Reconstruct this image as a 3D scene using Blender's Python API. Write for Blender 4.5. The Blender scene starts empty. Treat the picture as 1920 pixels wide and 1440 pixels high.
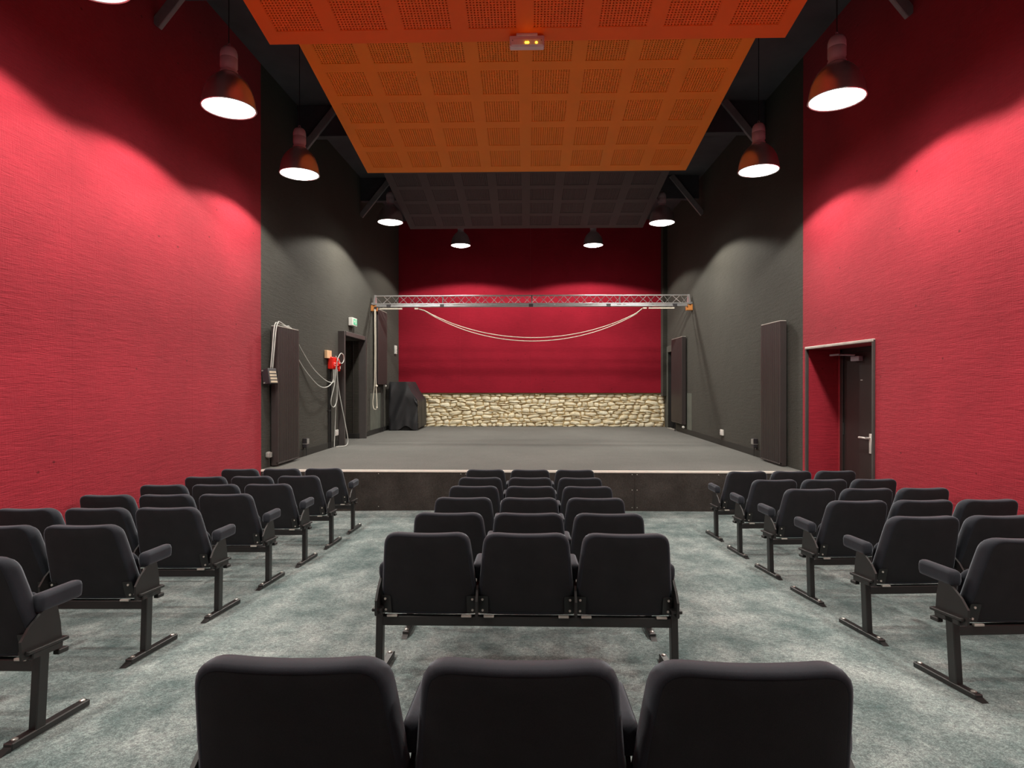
import bpy, bmesh, math, random
from mathutils import Vector, Matrix

SC = bpy.context.scene
COL = SC.collection
PI = math.pi

# ---------------------------------------------------------------- camera, world, exposure
cam_data = bpy.data.cameras.new('camera')
cam_data.sensor_width = 36.0
cam_data.sensor_fit = 'HORIZONTAL'
cam_data.lens = 1150.0 / 1920.0 * 36.0
cam_data.clip_start = 0.05
cam = bpy.data.objects.new('camera', cam_data)
COL.objects.link(cam)
cam.location = (0, 0, 1.83)
cam.rotation_euler = (math.radians(90 - 0.15), 0, math.atan(28 / 1150.0))
SC.camera = cam

world = bpy.data.worlds.new('world')
SC.world = world
world.use_nodes = True
world.node_tree.nodes['Background'].inputs[0].default_value = (0.6, 0.65, 0.8, 1)
world.node_tree.nodes['Background'].inputs[1].default_value = 0.02

SC.view_settings.view_transform = 'Standard'
SC.view_settings.look = 'None'
SC.view_settings.exposure = 0.0
SC.view_settings.gamma = 1.0
SC.view_settings.use_curve_mapping = False
SC.cycles.max_bounces = 10
SC.cycles.diffuse_bounces = 6
SC.cycles.sample_clamp_indirect = 6.0

LAMP_W = 278.0          # watts of each pendant lamp
LAMP_SPREAD = 150.0     # opening of the reflector, degrees
LAMP_BLEND = 0.13
LAMP_COL = (1.0, 0.955, 0.86)

# ---------------------------------------------------------------- room measures
CAM_Z = 1.83
STAGE_Y, STAGE_Z, BACK_Y = 8.77, 0.572, 17.45
REAR_Y = -4.0
CEIL_Z = 6.43
XR = 3.90


def lerp_table(v, xs, ys):
    if v <= xs[0]:
        return ys[0]
    for i in range(1, len(xs)):
        if v <= xs[i]:
            k = (v - xs[i - 1]) / (xs[i] - xs[i - 1])
            return ys[i - 1] + k * (ys[i] - ys[i - 1])
    return ys[-1]


FY = [-4, 0.3, 1.41, 2.2, 3.2, 4.0, 4.84, 5.63, 6.42, 7.19, 8.2, 9]
FZ = [0.87, 0.51, 0.41, 0.343, 0.257, 0.196, 0.139, 0.097, 0.055, 0.03, 0, 0]


def floor_z(y):
    return lerp_table(y, FY, FZ)


def XL(y):
    return lerp_table(y, [-4, 0, 8.77, 17.45], [-4.03, -3.99, -3.84, -3.66])


# ---------------------------------------------------------------- materials
def new_mat(name):
    m = bpy.data.materials.new(name)
    m.use_nodes = True
    nt = m.node_tree
    return m, nt, nt.nodes['Principled BSDF']


def coords(nt, scale=(1, 1, 1), rot=(0, 0, 0)):
    tc = nt.nodes.new('ShaderNodeTexCoord')
    mp = nt.nodes.new('ShaderNodeMapping')
    mp.inputs['Scale'].default_value = scale
    mp.inputs['Rotation'].default_value = rot
    nt.links.new(tc.outputs['Object'], mp.inputs['Vector'])
    return mp.outputs['Vector']


def noise(nt, vec, scale, detail=3, rough=0.55):
    n = nt.nodes.new('ShaderNodeTexNoise')
    n.inputs['Scale'].default_value = scale
    n.inputs['Detail'].default_value = detail
    n.inputs['Roughness'].default_value = rough
    nt.links.new(vec, n.inputs['Vector'])
    return n.outputs['Fac']


def ramp(nt, fac, stops):
    r = nt.nodes.new('ShaderNodeValToRGB')
    el = r.color_ramp.elements
    el[0].position, el[0].color = stops[0][0], (*stops[0][1], 1)
    el[1].position, el[1].color = stops[-1][0], (*stops[-1][1], 1)
    for p, c in stops[1:-1]:
        e = el.new(p)
        e.color = (*c, 1)
    nt.links.new(fac, r.inputs['Fac'])
    return r.outputs['Color']


def mixc(nt, a, b, fac, mode='MIX'):
    m = nt.nodes.new('ShaderNodeMix')
    m.data_type = 'RGBA'
    m.blend_type = mode
    if isinstance(fac, float):
        m.inputs[0].default_value = fac
    else:
        nt.links.new(fac, m.inputs[0])
    nt.links.new(a, m.inputs[6])
    nt.links.new(b, m.inputs[7])
    return m.outputs[2]


def addv(nt, a, b, op='ADD', k=None):
    m = nt.nodes.new('ShaderNodeMath')
    m.operation = op
    nt.links.new(a, m.inputs[0])
    if b is None:
        m.inputs[1].default_value = k
    else:
        nt.links.new(b, m.inputs[1])
    return m.outputs[0]


def bump(nt, bsdf, h, strength, dist=0.01):
    b = nt.nodes.new('ShaderNodeBump')
    b.inputs['Strength'].default_value = strength
    b.inputs['Distance'].default_value = dist
    nt.links.new(h, b.inputs['Height'])
    nt.links.new(b.outputs['Normal'], bsdf.inputs['Normal'])


def plain(name, col, rough=0.5, metal=0.0, var=0.12, vscale=6.0, spec=0.5):
    """Paint, plastic or metal with faint tonal variation and fine relief."""
    m, nt, b = new_mat(name)
    v = coords(nt)
    f = noise(nt, v, vscale, 4)
    lo = tuple(max(0, c * (1 - var)) for c in col)
    hi = tuple(min(1, c * (1 + var)) for c in col)
    nt.links.new(ramp(nt, f, [(0.3, lo), (0.7, hi)]), b.inputs['Base Color'])
    b.inputs['Roughness'].default_value = rough
    b.inputs['Metallic'].default_value = metal
    b.inputs['Specular IOR Level'].default_value = spec
    return m


def emit(name, col, strength):
    m, nt, b = new_mat(name)
    b.inputs['Base Color'].default_value = (*col, 1)
    b.inputs['Emission Color'].default_value = (*col, 1)
    b.inputs['Emission Strength'].default_value = strength
    return m


def wall_fabric(name, col, sheen_col, sheen=0.25, bstr=0.5):
    """Coarse woven wall cloth: threads run level, with slubs and soft wrinkles."""
    m, nt, b = new_mat(name)
    v1 = coords(nt, (9, 9, 170))
    v2 = coords(nt, (120, 120, 14))
    v3 = coords(nt, (1, 1, 1))
    th = noise(nt, v1, 1.0, 3, 0.6)
    wf = noise(nt, v2, 1.0, 2, 0.5)
    bl = noise(nt, v3, 1.3, 5, 0.6)
    wr = noise(nt, coords(nt, (3, 3, 26)), 1.0, 4, 0.65)
    base = ramp(nt, bl, [(0.25, tuple(c * 0.86 for c in col)), (0.75, tuple(min(1, c * 1.12) for c in col))])
    thr = ramp(nt, th, [(0.3, (0.70, 0.70, 0.70)), (0.7, (1.0, 1.0, 1.0))])
    c1 = mixc(nt, base, thr, 0.8, 'MULTIPLY')
    slub = nt.nodes.new('ShaderNodeTexVoronoi')
    slub.inputs['Scale'].default_value = 1.0
    nt.links.new(coords(nt, (3.1, 3.1, 4.2)), slub.inputs['Vector'])
    spot = ramp(nt, slub.outputs['Distance'], [(0.035, (0.25, 0.2, 0.2)), (0.06, (1, 1, 1))])
    c2 = mixc(nt, c1, spot, 0.7, 'MULTIPLY')
    nt.links.new(c2, b.inputs['Base Color'])
    b.inputs['Roughness'].default_value = 0.9
    b.inputs['Specular IOR Level'].default_value = 0.15
    b.inputs['Sheen Weight'].default_value = sheen
    b.inputs['Sheen Roughness'].default_value = 0.5
    b.inputs['Sheen Tint'].default_value = (*sheen_col, 1)
    h = addv(nt, addv(nt, th, None, 'MULTIPLY', 0.6), addv(nt, wf, None, 'MULTIPLY', 0.3))
    h = addv(nt, h, addv(nt, wr, None, 'MULTIPLY', 0.9))
    bump(nt, b, h, bstr, 0.012)
    return m


def carpet_mat(name, dark, mid, light, big=1.3, fine=420.0, streak=(1, 1, 1), grain=0.85):
    m, nt, b = new_mat(name)
    f0 = noise(nt, coords(nt, streak), big, 8, 0.72)
    f1 = noise(nt, coords(nt, streak), big * 0.35, 3, 0.6)
    f = addv(nt, addv(nt, f0, None, 'MULTIPLY', 0.75), addv(nt, f1, None, 'MULTIPLY', 0.25))
    f2 = noise(nt, coords(nt), fine, 3, 0.9)
    f3 = noise(nt, coords(nt), fine * 0.3, 3, 0.75)
    c = ramp(nt, f, [(0.36, dark), (0.5, mid), (0.64, light)])
    g = ramp(nt, f2, [(0.34, (0.35, 0.35, 0.36)), (0.5, (0.95, 0.95, 0.95)), (0.66, (1.75, 1.75, 1.72))])
    g2 = ramp(nt, f3, [(0.34, (0.62, 0.62, 0.63)), (0.66, (1.34, 1.34, 1.33))])
    c = mixc(nt, c, g, grain, 'MULTIPLY')
    c = mixc(nt, c, g2, grain, 'MULTIPLY')
    nt.links.new(c, b.inputs['Base Color'])
    b.inputs['Roughness'].default_value = 0.95
    b.inputs['Specular IOR Level'].default_value = 0.1
    b.inputs['Sheen Weight'].default_value = 0.1
    bump(nt, b, addv(nt, f2, f3), 0.6, 0.006)
    return m


def upholstery(name, col, sheen):
    m, nt, b = new_mat(name)
    f = noise(nt, coords(nt), 7.0, 4, 0.6)
    f2 = noise(nt, coords(nt), 650.0, 2, 0.7)
    c = ramp(nt, f, [(0.3, tuple(x * 0.85 for x in col)), (0.7, tuple(x * 1.15 for x in col))])
    g = ramp(nt, f2, [(0.3, (0.7, 0.7, 0.7)), (0.7, (1.25, 1.25, 1.25))])
    nt.links.new(mixc(nt, c, g, 0.8, 'MULTIPLY'), b.inputs['Base Color'])
    b.inputs['Roughness'].default_value = 0.85
    b.inputs['Specular IOR Level'].default_value = 0.2
    b.inputs['Sheen Weight'].default_value = sheen
    b.inputs['Sheen Roughness'].default_value = 0.35
    b.inputs['Sheen Tint'].default_value = (0.75, 0.8, 0.9, 1)
    bump(nt, b, f2, 0.25, 0.002)
    return m


def stone_mat(name):
    m, nt, b = new_mat(name)
    oi = nt.nodes.new('ShaderNodeObjectInfo')
    f = noise(nt, coords(nt), 14.0, 6, 0.65)
    c = ramp(nt, f, [(0.25, (0.74, 0.62, 0.41)), (0.5, (0.92, 0.84, 0.63)), (0.78, (0.96, 0.91, 0.75))])
    t = ramp(nt, oi.outputs['Random'], [(0.0, (0.86, 0.83, 0.78)), (0.5, (1.0, 0.98, 0.95)), (1.0, (0.95, 0.97, 1.0))])
    nt.links.new(mixc(nt, c, t, 1.0, 'MULTIPLY'), b.inputs['Base Color'])
    b.inputs['Roughness'].default_value = 0.9
    b.inputs['Specular IOR Level'].default_value = 0.2
    bump(nt, b, noise(nt, coords(nt), 45.0, 5, 0.7), 0.6, 0.02)
    return m


def sign_mat(name):
    return plain(name, (0.10, 0.62, 0.36), 0.4, var=0.05)


M = {}
M['red'] = wall_fabric('red_wall_cloth', (0.385, 0.023, 0.041), (1.0, 0.5, 0.5), 0.16, 0.7)
M['red_back'] = wall_fabric('crimson_wall_cloth', (0.315, 0.011, 0.027), (1.0, 0.35, 0.38), 0.12, 0.4)
M['black'] = wall_fabric('black_wall_cloth', (0.046, 0.043, 0.036), (0.9, 0.88, 0.8), 0.12, 1.0)
M['ceil'] = plain('black_ceiling_paint', (0.075, 0.075, 0.088), 0.85, var=0.2, vscale=2)
M['beam'] = plain('dark_grey_beam_paint', (0.06, 0.058, 0.07), 0.7, var=0.15)
M['brace'] = plain('grey_steel_brace_paint', (0.24, 0.225, 0.24), 0.6)
M['mortar'] = plain('tan_mortar', (0.52, 0.40, 0.22), 0.95, var=0.35, vscale=20)
M['stone'] = stone_mat('cream_rubble_stone')
M['batten'] = plain('olive_timber_strip', (0.13, 0.10, 0.035), 0.7, var=0.3, vscale=9)
M['carpet'] = carpet_mat('grey_green_carpet', (0.078, 0.122, 0.122), (0.195, 0.247, 0.243), (0.360, 0.408, 0.398), 2.8, 150.0, (1, 0.8, 1), 0.9)
M['deck'] = carpet_mat('charcoal_stage_carpet', (0.130, 0.132, 0.122), (0.152, 0.152, 0.141), (0.174, 0.172, 0.160), 0.6, 170.0, (1, 1, 1), 0.45)
M['riser'] = carpet_mat('dark_brown_felt', (0.030, 0.026, 0.023), (0.046, 0.040, 0.036), (0.066, 0.058, 0.053), 1.8, 170.0, (1, 1, 1), 0.6)
M['nosing'] = plain('pale_aluminium_edge', (0.86, 0.80, 0.72), 0.45, 0.0, 0.06)
M['skirting'] = plain('black_skirting_paint', (0.020, 0.019, 0.018), 0.5)
M['uph'] = upholstery('charcoal_upholstery', (0.026, 0.029, 0.037), 0.42)
M['uph_back'] = upholstery('black_upholstery_panel', (0.025, 0.0258, 0.0285), 0.16)
M['steel'] = plain('black_enamelled_steel', (0.016, 0.015, 0.015), 0.38, 0.0, 0.1, spec=0.6)
M['bracket'] = plain('black_bracket_steel', (0.022, 0.021, 0.021), 0.45, 0.0)
M['bolt'] = plain('bright_zinc_bolt', (0.62, 0.60, 0.56), 0.35, 0.8, 0.05)
M['orange'] = plain('orange_panel_paint', (0.95, 0.285, 0.008), 0.55, var=0.04, vscale=2)
M['deep_orange'] = plain('deep_orange_panel_paint', (0.95, 0.155, 0.004), 0.55, var=0.04, vscale=2)
M['panel_dark'] = plain('aubergine_panel_paint', (0.048, 0.034, 0.041), 0.6, var=0.06, vscale=2)
M['felt'] = plain('black_acoustic_felt', (0.012, 0.010, 0.010), 0.95)
M['wire'] = plain('black_wire', (0.012, 0.012, 0.013), 0.5)
M['ballast'] = plain('grey_lilac_ballast_paint', (0.42, 0.38, 0.42), 0.45)
M['bell'] = plain('spun_aluminium_reflector', (0.72, 0.68, 0.68), 0.30, 0.9, 0.06)
M['lens'] = emit('lit_glass', (1.0, 0.97, 0.9), 14.0)
M['radiator'] = plain('brown_black_radiator_paint', (0.040, 0.031, 0.030), 0.45, var=0.06)
M['grille'] = plain('pale_metal_grille', (0.60, 0.57, 0.52), 0.4, 0.3)
M['frame'] = plain('dark_taupe_door_frame', (0.060, 0.052, 0.050), 0.5)
M['leaf'] = plain('black_brown_door', (0.030, 0.024, 0.023), 0.45, var=0.1)
M['dark'] = plain('matt_black_paint', (0.012, 0.011, 0.011), 0.8)
M['greyframe'] = plain('grey_green_door_frame', (0.10, 0.105, 0.09), 0.7)
M['hatch'] = plain('grey_green_hatch_board', (0.115, 0.125, 0.105), 0.7)
M['chrome'] = plain('satin_chrome', (0.82, 0.80, 0.76), 0.35, 0.35, 0.03)
M['white'] = plain('white_plastic', (0.80, 0.79, 0.74), 0.4, var=0.04)
M['grey'] = plain('grey_plastic', (0.30, 0.29, 0.27), 0.5)
M['alu'] = plain('aluminium_truss', (0.56, 0.55, 0.55), 0.35, 0.75, 0.05)
M['pipe'] = plain('galvanised_pipe', (0.50, 0.50, 0.51), 0.36, 0.75, 0.12)
M['rope'] = plain('cream_cord', (0.80, 0.74, 0.62), 0.8)
M['cable'] = plain('pale_grey_cable', (0.52, 0.53, 0.50), 0.5)
M['socketred'] = plain('red_plastic', (0.86, 0.022, 0.012), 0.35, var=0.05)
M['pine'] = plain('pale_pine', (0.80, 0.50, 0.28), 0.6, var=0.1)
M['amberwood'] = plain('amber_timber_block', (0.58, 0.22, 0.05), 0.55, var=0.2)
M['vent_pale'] = plain('beige_vent_slot', (0.55, 0.45, 0.33), 0.6)
M['casing'] = plain('charcoal_casing', (0.035, 0.032, 0.036), 0.45)
M['sheet'] = plain('black_cloth_cover', (0.022, 0.022, 0.025), 0.55, var=0.1, spec=0.5)
M['sign_green'] = sign_mat('green_sign_face')
M['amber'] = emit('amber_led', (1.0, 0.45, 0.02), 9.0)
M['em_case'] = plain('pale_frosted_casing', (0.72, 0.66, 0.66), 0.4, var=0.04)


# ---------------------------------------------------------------- mesh helpers
class MB:
    def __init__(self):
        self.v, self.f = [], []

    def add(self, vs, fs):
        n = len(self.v)
        self.v += [tuple(p) for p in vs]
        self.f += [tuple(i + n for i in f) for f in fs]
        return self

    def box(self, c, s, rot=None):
        x, y, z = s[0] / 2, s[1] / 2, s[2] / 2
        vs = [Vector((a * x, b * y, d * z)) for a in (-1, 1) for b in (-1, 1) for d in (-1, 1)]
        if rot is not None:
            vs = [rot @ p for p in vs]
        c = Vector(c)
        return self.add([p + c for p in vs],
                        [(0, 1, 3, 2), (4, 6, 7, 5), (0, 4, 5, 1), (2, 3, 7, 6), (0, 2, 6, 4), (1, 5, 7, 3)])

    def cbox(self, c, s, ch, rot=None):
        """Box with chamfered edges."""
        bm = bmesh.new()
        bmesh.ops.create_cube(bm, size=1.0)
        for v in bm.verts:
            v.co = Vector((v.co.x * s[0], v.co.y * s[1], v.co.z * s[2]))
        bmesh.ops.bevel(bm, geom=list(bm.edges), offset=ch, segments=1, affect='EDGES')
        bm.verts.index_update()
        c = Vector(c)
        vs = [(rot @ v.co if rot is not None else v.co.copy()) + c for v in bm.verts]
        fs = [[v.index for v in f.verts] for f in bm.faces]
        bm.free()
        return self.add(vs, fs)

    def tube(self, path, r, n=8, caps=True, closed=False):
        path = [Vector(p) for p in path]
        k = len(path)
        rings = []
        up = None
        for i, p in enumerate(path):
            a = path[(i - 1) % k] if (i > 0 or closed) else p
            b = path[(i + 1) % k] if (i < k - 1 or closed) else p
            t = (b - a).normalized()
            if up is None:
                ref = Vector((0, 0, 1)) if abs(t.z) < 0.9 else Vector((1, 0, 0))
                up = (ref - t * ref.dot(t)).normalized()
            else:
                up = (up - t * up.dot(t)).normalized()
            sd = t.cross(up)
            rr = r[i] if isinstance(r, (list, tuple)) else r
            rings.append([p + (up * math.cos(2 * PI * j / n) + sd * math.sin(2 * PI * j / n)) * rr for j in range(n)])
        base = len(self.v)
        for ring in rings:
            self.v += [tuple(q) for q in ring]
        m = k if closed else k - 1
        for i in range(m):
            i2 = (i + 1) % k
            for j in range(n):
                j2 = (j + 1) % n
                self.f.append((base + i * n + j, base + i2 * n + j, base + i2 * n + j2, base + i * n + j2))
        if caps and not closed:
            self.f.append(tuple(base + j for j in range(n)))
            self.f.append(tuple(base + (k - 1) * n + j for j in reversed(range(n))))
        return self

    def cyl(self, a, b, r, n=12):
        return self.tube([a, b], r, n)

    def lathe(self, prof, n=32, c=(0, 0, 0), caps=(False, False)):
        base = len(self.v)
        for r, z in prof:
            for j in range(n):
                a = 2 * PI * j / n
                self.v.append((c[0] + r * math.cos(a), c[1] + r * math.sin(a), c[2] + z))
        for i in range(len(prof) - 1):
            for j in range(n):
                j2 = (j + 1) % n
                self.f.append((base + i * n + j, base + i * n + j2, base + (i + 1) * n + j2, base + (i + 1) * n + j))
        if caps[0]:
            self.f.append(tuple(base + j for j in reversed(range(n))))
        if caps[1]:
            o = base + (len(prof) - 1) * n
            self.f.append(tuple(o + j for j in range(n)))
        return self

    def prism(self, poly, d0, d1, axis='x'):
        """Extrude a polygon along an axis; poly in the other two coordinates in order."""
        def pt(p, d):
            return {'x': (d, p[0], p[1]), 'y': (p[0], d, p[1]), 'z': (p[0], p[1], d)}[axis]
        n = len(poly)
        vs = [pt(p, d0) for p in poly] + [pt(p, d1) for p in poly]
        fs = [tuple(reversed(range(n))), tuple(range(n, 2 * n))]
        fs += [(i, (i + 1) % n, n + (i + 1) % n, n + i) for i in range(n)]
        return self.add(vs, fs)

    def mesh(self, name, smooth=False, angle=None):
        me = bpy.data.meshes.new(name)
        me.from_pydata(self.v, [], self.f)
        bm = bmesh.new()
        bm.from_mesh(me)
        bmesh.ops.recalc_face_normals(bm, faces=bm.faces)
        if smooth:
            for f in bm.faces:
                f.smooth = True
            if angle:
                lim = math.radians(angle)
                for e in bm.edges:
                    if len(e.link_faces) == 2 and e.calc_face_angle(0) > lim:
                        e.smooth = False
        bm.to_mesh(me)
        bm.free()
        return me


def link(name, me, mat=None, parent=None, loc=None, rot=None):
    o = bpy.data.objects.new(name, me)
    if me is not None and mat is not None and not me.materials:
        me.materials.append(mat)
    COL.objects.link(o)
    if parent is not None:
        o.parent = parent
    if loc is not None:
        o.location = loc
    if rot is not None:
        o.rotation_euler = rot
    return o


def obj(name, mb, mat, parent=None, smooth=False, angle=None, loc=None, rot=None):
    return link(name, mb.mesh(name, smooth, angle), mat, parent, loc, rot)


def thing(name, label, cat, loc=(0, 0, 0), rot=(0, 0, 0), group=None):
    o = bpy.data.objects.new(name, None)
    o.empty_display_size = 0.1
    COL.objects.link(o)
    o.location = loc
    o.rotation_euler = rot
    o['label'] = label
    o['category'] = cat
    if group:
        o['group'] = group
    return o


def tag(o, label, cat, group=None):
    o['label'] = label
    o['category'] = cat
    if group:
        o['group'] = group
    return o


def structure(o):
    o['kind'] = 'structure'
    return o


def copy_tree(o, parent=None):
    c = o.copy()
    COL.objects.link(c)
    if parent is not None:
        c.parent = parent
    for ch in o.children:
        copy_tree(ch, c)
    return c


def spline(pts, per=8):
    """Catmull-Rom through points."""
    P = [Vector(p) for p in pts]
    P = [P[0] * 2 - P[1]] + P + [P[-1] * 2 - P[-2]]
    out = []
    for i in range(1, len(P) - 2):
        a, b, c, d = P[i - 1], P[i], P[i + 1], P[i + 2]
        for k in range(per):
            t = k / per
            out.append(0.5 * ((2 * b) + (c - a) * t + (2 * a - 5 * b + 4 * c - d) * t * t + (3 * b - a - 3 * c + d) * t ** 3))
    out.append(P[-2])
    return out


def rounded_poly(pts, radii, seg=6):
    """Closed polygon with rounded corners (pts counter-clockwise)."""
    out = []
    n = len(pts)
    for i in range(n):
        p = Vector(pts[i]); a = Vector(pts[i - 1]); b = Vector(pts[(i + 1) % n])
        u = (a - p).normalized(); w = (b - p).normalized()
        r = radii[i]
        half = math.acos(max(-1, min(1, u.dot(w)))) / 2
        t = r / math.tan(half)
        s, e = p + u * t, p + w * t
        for k in range(seg + 1):
            q = k / seg
            # quadratic blend is close to the arc
            out.append((s * (1 - q) ** 2 + p * 2 * q * (1 - q) * 1.0 + e * q * q))
    return out


def densify(poly, step):
    out = []
    n = len(poly)
    for i in range(n):
        a, b = Vector(poly[i]), Vector(poly[(i + 1) % n])
        k = max(1, int((b - a).length / step + 0.5))
        for j in range(k):
            out.append(a + (b - a) * (j / k))
    return out


# ---------------------------------------------------------------- the room: walls
def wall_slab(mb, fx, y0, y1, z0, z1, t, inward, holes=()):
    """Slab over a Y-Z rectangle at x = fx(y), thickness t away from the room, with rectangular holes."""
    ys = sorted({y0, y1} | {h for q in holes for h in q[:2] if y0 < h < y1})
    zs = sorted({z0, z1} | {h for q in holes for h in q[2:] if z0 < h < z1})
    for a, b in zip(ys, ys[1:]):
        for c, d in zip(zs, zs[1:]):
            if any(q[0] <= a and b <= q[1] and q[2] <= c and d <= q[3] for q in holes):
                continue
            x0a, x0b = fx(a), fx(b)
            vs = [(x0a, a, c), (x0b, b, c), (x0b, b, d), (x0a, a, d),
                  (x0a - inward * t, a, c), (x0b - inward * t, b, c), (x0b - inward * t, b, d), (x0a - inward * t, a, d)]
            mb.add(vs, [(0, 1, 2, 3), (7, 6, 5, 4), (0, 4, 5, 1), (2, 6, 7, 3), (1, 5, 6, 2), (0, 3, 7, 4)])
    return mb


DOOR1 = (6.99, 8.63, -0.2, 2.30)
DOOR2 = (12.22, 13.68, STAGE_Z - 0.02, 2.77)
DOOR3 = (16.18, 17.05, STAGE_Z - 0.02, 2.66)

XLW = lambda y: XL(y) - 0.012
wmb = wall_slab(MB(), XLW, REAR_Y, 0.0, -0.2, CEIL_Z + 0.1, 0.2, 1)
wl = structure(obj('wall_left', wall_slab(wmb, XLW, 0.0, STAGE_Y, -0.2, CEIL_Z + 0.1, 0.2, 1), M['red']))
wls = structure(obj('wall_left', wall_slab(MB(), XLW, STAGE_Y, BACK_Y, -0.2, CEIL_Z + 0.1, 0.2, 1, [DOOR2]), M['black']))
wr = structure(obj('wall_right', wall_slab(MB(), lambda y: XR + 0.012, REAR_Y, STAGE_Y, -0.2, CEIL_Z + 0.1, 0.2, -1, [DOOR1]), M['red']))
wrs = structure(obj('wall_right', wall_slab(MB(), lambda y: XR + 0.012, STAGE_Y, BACK_Y, -0.2, CEIL_Z + 0.1, 0.2, -1, [DOOR3]), M['black']))

GAP = 0.0004
lseams = [REAR_Y, -2.9, -0.9, 1.1, 3.15, 5.17, 7.0, STAGE_Y, 10.75, 12.75, 14.75, BACK_Y]
for a, b in zip(lseams, lseams[1:]):
    red = b <= STAGE_Y + 0.01
    mb = wall_slab(MB(), XL, a + GAP, b - GAP, 0.0 if red else STAGE_Z, CEIL_Z, 0.011, 1, [DOOR2])
    obj('fabric_panel', mb, M['red'] if red else M['black'], wl if red else wls)
rseams = [REAR_Y, -2.0, 0.0, 2.0, 4.03, 6.055, 8.08, STAGE_Y, 10.1, 12.06, 14.07, 16.1, BACK_Y]
for a, b in zip(rseams, rseams[1:]):
    red = b <= STAGE_Y + 0.01
    mb = wall_slab(MB(), lambda y: XR, a + GAP, b - GAP, 0.0 if red else STAGE_Z, CEIL_Z, 0.011, -1, [DOOR1, DOOR3])
    obj('fabric_panel', mb, M['red'] if red else M['black'], wr if red else wrs)

# end wall behind the stage: rubble below, crimson cloth above
wb = structure(obj('wall_back', MB().box((0.1, BACK_Y + 0.16, 3.2), (8.2, 0.2, 6.8)), M['mortar']))
bx = [XL(BACK_Y) + 0.001, -1.9, 0.1, 2.05, XR - 0.001]
for a, b in zip(bx, bx[1:]):
    obj('fabric_panel', MB().box(((a + b) / 2, BACK_Y - 0.005, (1.535 + CEIL_Z) / 2), (b - a - 0.0012, 0.05, CEIL_Z - 1.535)), M['red_back'], wb)
obj('timber_strip', MB().cbox(((XL(BACK_Y) + XR) / 2, BACK_Y + 0.012, 1.515), (XR - XL(BACK_Y) - 0.004, 0.06, 0.036), 0.004), M['batten'], wb)

wf = structure(obj('wall_front', MB().box((0, REAR_Y - 0.1, 3.1), (8.2, 0.2, 6.9)), M['red']))

# rubble stones
rng = random.Random(11)
stones = []
sx0, sx1, sz0, sz1 = XL(BACK_Y) + 0.0, XR + 0.0, STAGE_Z - 0.005, 1.50
rows = 11
zb = [sz0 + (sz1 - sz0) * i / rows for i in range(rows + 1)]


def course(i, x):
    if i == 0:
        return sz0
    if i == rows:
        return sz1
    return zb[i] + 0.030 * math.sin(x * 1.7 + i * 2.1) + 0.018 * math.sin(x * 4.3 + i * 5.7) + 0.012 * math.sin(x * 9.1 + i * 1.3)


for i in range(rows):
    x = sx0 + rng.uniform(-0.1, 0)
    while x < sx1:
        w = rng.choice([0.12, 0.16, 0.19, 0.22, 0.25, 0.29, 0.34]) * rng.uniform(0.85, 1.15)
        xa, xb = max(x, sx0), min(x + w, sx1)
        x += w
        if xb - xa < 0.05:
            continue
        xm = (xa + xb) / 2
        za, zc = course(i, xm), course(i + 1, xm)
        tilt = rng.uniform(-0.18, 0.18)
        n = 9
        ox, oz = (xb - xa) / 2 - 0.004, (zc - za) / 2 - 0.003
        ring0, ring1 = [], []
        proud = rng.uniform(0.03, 0.065)
        for k in range(n):
            a = 2 * PI * k / n + rng.uniform(-0.2, 0.2)
            ca, sa = math.cos(a), math.sin(a)
            e = 0.62
            px = math.copysign(abs(ca) ** e, ca) * ox * rng.uniform(0.9, 1.08)
            pz = math.copysign(abs(sa) ** e, sa) * oz * rng.uniform(0.86, 1.10) + px * tilt
            ring0.append((px, pz)); ring1.append((px * rng.uniform(0.62, 0.86), pz * rng.uniform(0.6, 0.86)))
        vs = [(p[0], 0.03, p[1]) for p in ring0] + [(p[0], -proud * rng.uniform(0.30, 0.6), p[1]) for p in ring0]
        vs += [(p[0], -proud * rng.uniform(0.85, 1.15), p[1]) for p in ring1]
        vs.append((rng.uniform(-0.2, 0.2) * ox, -proud * 1.12, rng.uniform(-0.2, 0.2) * oz))
        fs = []
        for q in range(2):
            fs += [(q * n + k, q * n + (k + 1) % n, (q + 1) * n + (k + 1) % n, (q + 1) * n + k) for k in range(n)]
        fs += [(2 * n + k, 2 * n + (k + 1) % n, 3 * n) for k in range(n)]
        stones.append((ox * oz, (xm, BACK_Y + 0.055, (za + zc) / 2), vs, fs))
stones.sort(key=lambda s: -s[0])
for s in stones[:298]:
    obj('stone', MB().add(s[2], s[3]), M['stone'], wb, True, 50, loc=s[1])
if len(stones) > 298:
    mb = MB()
    for s in stones[298:]:
        mb.add([(p[0] + s[1][0], p[1] + s[1][1], p[2] + s[1][2]) for p in s[2]], s[3])
    o = obj('small_stones', mb, M['stone'], wb, True, 50)
    o['kind'] = 'stuff'

# furred-out lining of the side wall beside the end wall
structure(obj('trim_1', MB().cbox((XR - 0.06, BACK_Y - 0.17, (1.45 + CEIL_Z) / 2), (0.12, 0.27, CEIL_Z - 1.45), 0.004), M['black']))

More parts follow.
